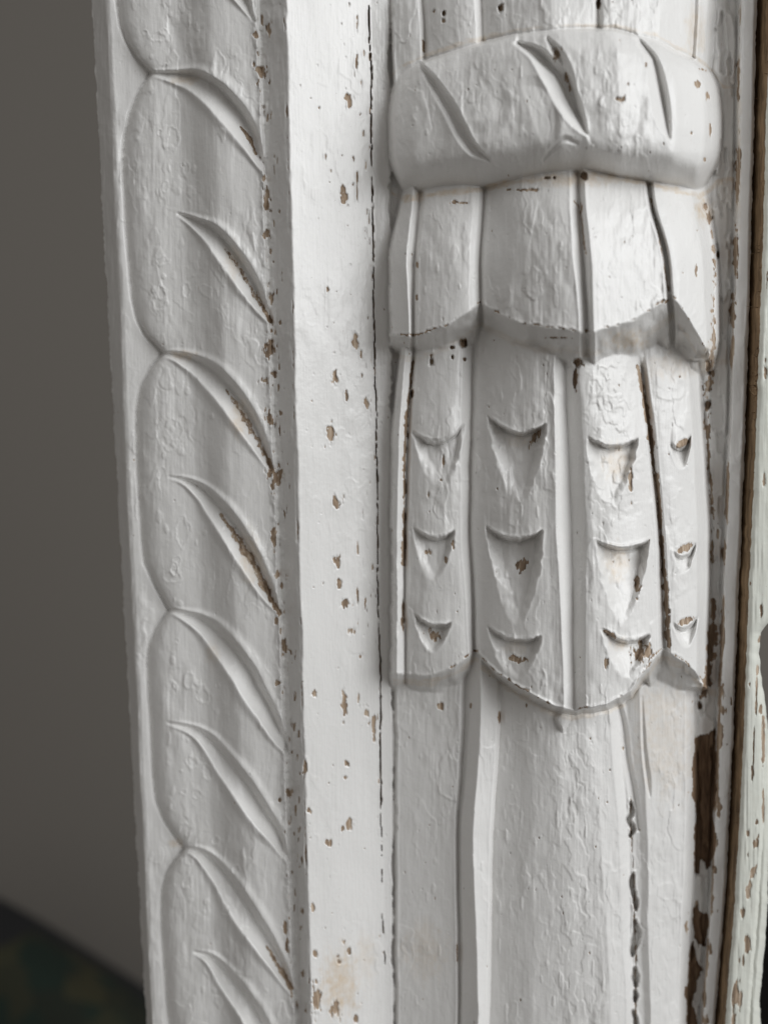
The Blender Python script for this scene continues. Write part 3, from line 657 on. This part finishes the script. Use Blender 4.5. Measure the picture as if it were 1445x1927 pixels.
# ------------------------------------------------------------------ mesh building
def mesh_from(name, verts, quads, mat, parent=None, wear=None, stn=None):
    me = bpy.data.meshes.new(name)
    nv, nf = len(verts), len(quads)
    me.vertices.add(nv); me.vertices.foreach_set('co', np.ascontiguousarray(verts, np.float32).ravel())
    me.loops.add(nf * 4); me.loops.foreach_set('vertex_index', np.ascontiguousarray(quads, np.int32).ravel())
    me.polygons.add(nf); me.polygons.foreach_set('loop_start', np.arange(0, nf * 4, 4, dtype=np.int32))
    me.polygons.foreach_set('use_smooth', np.ones(nf, bool))
    me.update(calc_edges=True)
    for nm, a in (('wear', wear), ('stain', stn)):
        if a is not None:
            at = me.attributes.new(nm, 'FLOAT', 'POINT'); at.data.foreach_set('value', np.ascontiguousarray(a, np.float32))
    me.materials.append(mat)
    ob = bpy.data.objects.new(name, me); COL.objects.link(ob)
    if parent is not None: ob.parent = parent
    return ob
def empty(name, loc=(0, 0, 0)):
    o = bpy.data.objects.new(name, None); COL.objects.link(o); o.location = loc
    o.empty_display_size = .02
    return o

VERT = unproj(X, Y, HT)
# left flank and right flank go straight back into the wood
NS = 10
back = np.linspace(0, 1, NS + 1)[1:]
def flank(col, yb):
    e_ = VERT[:, col]
    out = np.repeat(e_[:, None, :], NS, 1)
    out[:, :, 1] = e_[:, None, 1] + (yb - e_[:, None, 1]) * back[None, :]
    return out
fl = flank(0, 0.045)[:, ::-1]; fr_ = flank(NX - 1, 0.045)
VERT = np.concatenate([fl, VERT, fr_], 1)
def padc(a, v0=None, v1=None):
    a0 = np.repeat(a[:, :1], NS, 1) if v0 is None else np.full((NY, NS), v0, a.dtype)
    a1 = np.repeat(a[:, -1:], NS, 1) if v1 is None else np.full((NY, NS), v1, a.dtype)
    return np.concatenate([a0, a, a1], 1)
WR = padc(np.clip(WEAR, 0, 2), 0.0, 2.0); SN = padc(STAIN)

# part map
MAIN_M, BAND, MAIN_P, RIM = 0, 1, 2, 3
LAB = np.full(X.shape, MAIN_M, np.int16)
isleaf = inleaf & (XW < Lc)
kidx = np.zeros(X.shape, np.int16)
for g in GA[1:]:
    P = np.array([(p[0], p[1]) for p in g], float)
    ext = P[-1] + (P[-1] - P[-2]) * 4
    P = np.vstack([P, ext])
    kidx += (YW > np.interp(XW, P[:, 0], P[:, 1])).astype(np.int16)
LAB = np.where(isleaf, 10 + kidx, LAB)
LAB = np.where(XW >= Lc, BAND, LAB)
LAB = np.where(X >= cx, MAIN_P, LAB)
pz = (XW > Lp) & (XW < Lm - 4)
def cut(lines, base, mask):
    """vertical dividing lines -> part numbers"""
    global LAB
    k = np.zeros(X.shape, np.int16)
    for ln in lines:
        a = np.array(ln, float); k += (XW > np.interp(YW, a[:, 1], a[:, 0])).astype(np.int16)
    LAB = np.where(mask & pz, base + k, LAB)
cut([[(797, 0), (803, 130)], [(907, 0), (911, 130)], [(1126, 0), (1127, 130)], [(1308, 0), (1300, 130)]], 20, lay == 5)
cut([], 30, lay == 4)
cut([[(790, 380), (782, 480), (777, 600)], [(912, 380), (904, 480), (906, 600)], [(1223, 380), (1254, 480), (1264, 560), (1266, 700)]], 40, lay == 3)
cut([[(780, 640), (769, 800), (762, 1000), (762, 1240)], [(893, 640), (888, 800), (885, 1000), (894, 1240)],
     [(1199, 640), (1221, 800), (1243, 1000), (1252, 1240)]], 50, lay == 2)
cut([[(877, 1250), (875, 1340), (862, 1560), (863, 1927)], [(941, 1250), (941, 1340), (928, 1560), (920, 1927)],
     [(1160, 1250), (1168, 1340), (1190, 1560), (1200, 1927)]], 60, lay == 1)
LAB = np.where(XW >= Lm - 4, RIM, LAB)
LABp = padc(LAB, MAIN_M, RIM)
fl_lab = LABp[:-1, :-1]
TX = X.shape[1] + 2 * NS
idx = np.arange(NY * TX).reshape(NY, TX)
quad_all = np.stack([idx[:-1, :-1], idx[1:, :-1], idx[1:, 1:], idx[:-1, 1:]], -1)
VF = VERT.reshape(-1, 3); WF = WR.ravel(); SF = SN.ravel()
def part(name, labels, parent, label=None):
    q = quad_all[np.isin(fl_lab, labels)]
    if len(q) == 0: return None
    u, inv = np.unique(q.ravel(), return_inverse=True)
    ob = mesh_from(name, VF[u], inv.reshape(-1, 4), PAINT, parent, WF[u], SF[u])
    if label: ob['label'] = label
    return ob

frame = empty('carved_frame')
frame['label'] = 'white painted carved wooden frame with slanting leaf moulding and petalled pilaster, paint chipped'
frame['category'] = 'door frame'
mo = part('leaf_moulding', [MAIN_M], frame, 'outer moulding with rough shaded edge and narrow fillet')
for k in range(10, 17): part('leaf', [k], mo)
part('flat_band', [BAND], frame, 'flat white band speckled with brown chips beside the crack')
pi = part('pilaster', [MAIN_P], frame, 'narrow white pilaster ground with bare brown patches')
for k in range(20, 25): part('feather', [k], pi)
part('collar', [30], pi, 'rounded collar cut with slanting notches')
for k in range(40, 44): part('petal', [k], pi)
for k, lb in ((50, None), (51, 'petal with three shaded crescent gouges'), (52, 'broad pointed centre petal with six crescent gouges'), (53, 'glossy petal with three small brown crescents')):
    part('petal', [k], pi, lb)
for k in range(60, 64): part('reed', [k], pi)
part('edge_strip', [RIM], frame, 'thin white edge strip with worn brown arris')

# ------------------------------------------------------------------ board beyond the open joint
NYB, NXB = 620, 90
yb = np.linspace(Y0, Y1, NYB)
jb = 0.9 * vnoise(yb / 15, yb * 0, 81) + 0.5 * vnoise(yb / 5, yb * 0, 82)
XL = L_brd(yb) + jb
xr = np.array([(1600, -150), (1590, 900), (1500, 1090), (1462, 1150), (1432, 1190), (1428, 1225), (1432, 1270), (1441, 1330), (1447, 1400), (1449, 1500),
               (1447, 1600), (1444, 1700), (1439, 1780), (1434, 1840), (1429, 1880), (1431, 1927), (1432, 2080)], float)
XR = np.interp(yb, xr[:, 1], xr[:, 0]) + jb
s = np.linspace(0, 1, NXB)
XB = XL[:, None] + s[None] * (XR - XL)[:, None]; YB = np.repeat(yb[:, None], NXB, 1)
dl = XB - XL[:, None]; dr = XR[:, None] - XB
HB = 128 - 10 * np.exp(-dl / 3.0) - 20 * np.exp(-dr / 8.0) - np.clip(6 - np.abs(dl - 46), 0, 6) * .8
HB += 0.6 * vnoise(XB / 4, YB / 50, 1) + 1.1 * fbm(XB / 30, YB / 55, 5, 3)
WB = np.zeros_like(XB)
nb1 = fbm(XB / 7, YB / 13, 140, 3)
for (x, y, rx, ry, tl) in ((1423, 1548, 4, 6, 0), (1407, 1569, 4, 12, 0), (1420, 1589, 8, 16, .2), (1407, 1610, 2.5, 5, 0), (1418, 1642, 5, 14, .4), (1409, 1673, 6, 18, .1),
                           (1397, 1718, 4, 14, .1), (1406, 1777, 7, 20, 0), (1391, 1808, 3, 8, 0), (1398, 1810, 3, 10, 0), (1384, 1868, 6, 25, .1), (1392, 1884, 4, 20, .1),
                           (1436, 1520, 2.5, 40, 0), (1423, 1310, 2.5, 40, .03), (1418, 1400, 2, 50, .03), (1415, 1460, 3, 20, .03), (1431, 1337, 4, 10, 0), (1436, 1395, 4, 50, 0),
                           (1432, 1150, 2.5, 14, 0), (1430, 1200, 4, 8, .4), (1440, 700, 3, 20, 0), (1443, 520, 2, 20, 0), (1425, 1260, 3, 14, .1), (1438, 900, 3, 12, 0),
                           (1411, 1288, 2, 4, 0), (1412, 1100, 2, 5, 0), (1380, 1920, 5, 18, 0)):
    c_, s_ = math.cos(tl), math.sin(tl)
    a = ((XB - x) * c_ + (YB - y) * s_) / rx; b_ = (-(XB - x) * s_ + (YB - y) * c_) / ry
    WB = np.maximum(WB, .9 * sstep(0, .25, 1 - np.sqrt(a * a + b_ * b_) + .7 * nb1))
HB -= 2 * WB
VB = unproj(XB, YB, HB)
board = empty('side_board', tuple(VB[NYB // 2, 0]))
board['label'] = 'greenish white board with brown worn spots, right of the dark joint'
board['category'] = 'board'
bi = Vector(board.location)
VB0 = VB - np.array(bi)
ib = np.arange(NYB * NXB).reshape(NYB, NXB)
qb = np.stack([ib[:-1, :-1], ib[1:, :-1], ib[1:, 1:], ib[:-1, 1:]], -1).reshape(-1, 4)
mesh_from('front_face', VB0.reshape(-1, 3), qb, PAINT2, board, WB.ravel(), np.zeros(WB.size) + .12)
def flankb(e_, name, mat, flip, label):
    n = 8; t = np.linspace(0, 1, n)
    o_ = np.repeat(e_[:, None, :], n, 1).copy()
    o_[:, :, 1] = e_[:, None, 1] + (0.05 - e_[:, None, 1] - bi[1]) * t[None]
    o_[:, 1:-1, 0] += 0.00012 * vnoise(np.arange(NYB)[:, None] / 6 + 0 * t[None, 1:-1], np.arange(n)[None, 1:-1] * 3.3 + np.zeros((NYB, 1)), 150)
    ii = np.arange(NYB * n).reshape(NYB, n)
    qq = np.stack([ii[:-1, :-1], ii[:-1, 1:], ii[1:, 1:], ii[1:, :-1]], -1).reshape(-1, 4)
    if not flip: qq = qq[:, ::-1]
    w_ = np.zeros(NYB * n)
    ob = mesh_from(name, o_.reshape(-1, 3), qq, mat, board, w_, w_)
    ob['label'] = label
flankb(VB0[:, 0], 'side_face', WOOD, True, 'bare brown sawn edge in the open joint')
flankb(VB0[:, -1], 'side_face', PAINT2, False, 'white painted outer edge')

# frayed fibres on the sawn edge
fv, fq = [], []
for i in range(150):
    y = random.choice([random.gauss(560, 130), random.gauss(700, 40), random.uniform(100, 1700)])
    x = float(L_brd(y)) + random.uniform(-2, 0) if random.random() < .75 else L_gap(y)
    right_side = x > L_gap(y) + 5
    h0 = 118 if right_side else 78
    p = unproj(x, y, h0 - random.uniform(0, 20)) - np.array(bi)
    ln = random.uniform(.001, .003) if random.random() < .8 else random.uniform(.003, .005)
    d = np.array([random.uniform(-1, .15) if right_side else random.uniform(.2, 1), random.uniform(-.9, .1), random.uniform(-.5, .5)]); d /= np.linalg.norm(d)
    bend = np.array([0, random.uniform(-.4, .2), random.uniform(-.9, .9)])
    r = random.uniform(.00009, .0002)
    b0 = len(fv)
    for kx in range(4):
        t = kx / 3; cpt = p + d * ln * t + bend * ln * t * t * .6; rr = r * (1 - t * .85)
        for (ax, az) in ((rr, 0), (-rr * .5, rr), (-rr * .5, -rr)): fv.append(cpt + np.array([ax, 0, az]))
    for kx in range(3):
        for j in range(3):
            a = b0 + kx * 3 + j; c = b0 + kx * 3 + (j + 1) % 3
            fq.append((a, c, c + 3, a + 3))
fb = mesh_from('frayed_fibres', np.array(fv), np.array(fq), WOOD, board, np.zeros(len(fv)), np.zeros(len(fv)))
fb['kind'] = 'stuff'; fb['label'] = 'frayed brown wood fibres along the joint'

# ------------------------------------------------------------------ background
def simple(name, col, rough=.9):
    mt, nt, b = nodes(name); b.inputs['Base Color'].default_value = (*col, 1); b.inputs['Roughness'].default_value = rough
    return mt, nt, b
wm, nt, b = simple('wall_plaster', (.30, .275, .24))
n = N(nt, 'ShaderNodeTexNoise'); n.inputs['Scale'].default_value = 3; n.inputs['Detail'].default_value = 4
r = N(nt, 'ShaderNodeValToRGB'); r.color_ramp.elements[0].color = (.19, .177, .158, 1); r.color_ramp.elements[1].color = (.20, .181, .16, 1)
nt.links.new(n.outputs[0], r.inputs[0]); nt.links.new(r.outputs[0], b.inputs['Base Color'])
WY = 1.5
wall = mesh_from('wall', np.array([(-3, WY, -2), (3, WY, -2), (3, WY, 2), (-3, WY, 2)], float), np.array([(0, 1, 2, 3)]), wm)
wall['kind'] = 'structure'

def superell(name, a, b_, c, e1, e2, mat, parent=None, loc=(0, 0, 0), rot=(0, 0, 0), nu=48, nv=32):
    vs = []
    f = lambda w, m_: math.copysign(abs(w) ** m_, w)
    for j in range(nv + 1):
        ph = -math.pi / 2 + math.pi * j / nv
        for i in range(nu):
            th = 2 * math.pi * i / nu
            vs.append((a * f(math.cos(ph), e1) * f(math.cos(th), e2), b_ * f(math.cos(ph), e1) * f(math.sin(th), e2), c * f(math.sin(ph), e1)))
    q = [(j * nu + i, j * nu + (i + 1) % nu, (j + 1) * nu + (i + 1) % nu, (j + 1) * nu + i) for j in range(nv) for i in range(nu)]
    o = mesh_from(name, np.array(vs), np.array(q), mat, parent)
    o.location = loc; o.rotation_euler = rot
    return o
fm, nt, b = simple('patterned_cloth', (.02, .03, .02), .95)
n = N(nt, 'ShaderNodeTexVoronoi'); n.inputs['Scale'].default_value = 22
tc_ = N(nt, 'ShaderNodeTexCoord'); nt.links.new(tc_.outputs['Object'], n.inputs['Vector'])
r = N(nt, 'ShaderNodeValToRGB'); cr_ = r.color_ramp
cr_.elements[0].position = .2; cr_.elements[0].color = (.012, .016, .01, 1); cr_.elements[1].position = .85; cr_.elements[1].color = (.008, .018, .012, 1)
el = cr_.elements.new(.55); el.color = (.036, .033, .015, 1)
sx_ = N(nt, 'ShaderNodeSeparateColor'); nt.links.new(n.outputs['Color'], sx_.inputs[0]); nt.links.new(sx_.outputs[0], r.inputs[0]); nt.links.new(r.outputs[0], b.inputs['Base Color'])
dk, _, _ = simple('charcoal_cloth', (.012, .012, .013), .95)
def far(x, y, Yw):
    d = Fv + Rv * (x - W / 2) / FPX + Uv * (H / 2 - y) / FPX
    t = (Yw - CAM[1]) / d[1]
    return CAM + d * t
# armchair with patterned cushion, far out of focus
pc = far(30, 2012, 1.15)
ch = empty('armchair', tuple(pc))
ch['label'] = 'dark green patterned armchair, out of focus, low at the left against the wall'; ch['category'] = 'armchair'
superell('backrest', .27, .09, .27, .55, .55, fm, ch, (-.02, 0, -.045), (0, math.radians(36), 0))
superell('top_roll', .29, .07, .026, .8, .6, dk, ch, (.118, .02, .150), (0, math.radians(36), 0))
superell('seat', .30, .28, .09, .5, .5, fm, ch, (0, -.16, -.42), (0, 0, 0))
# dark cabinet seen past the right-hand board
pc = far(1560, 1990, .8)
cb = empty('dark_cabinet', tuple(pc)); cb['label'] = 'black cabinet behind the right-hand board at the bottom corner'; cb['category'] = 'cabinet'
superell('carcass', .13, .15, .26, .12, .12, dk, cb)
superell('top', .14, .16, .012, .2, .12, dk, cb, (0, 0, .27))
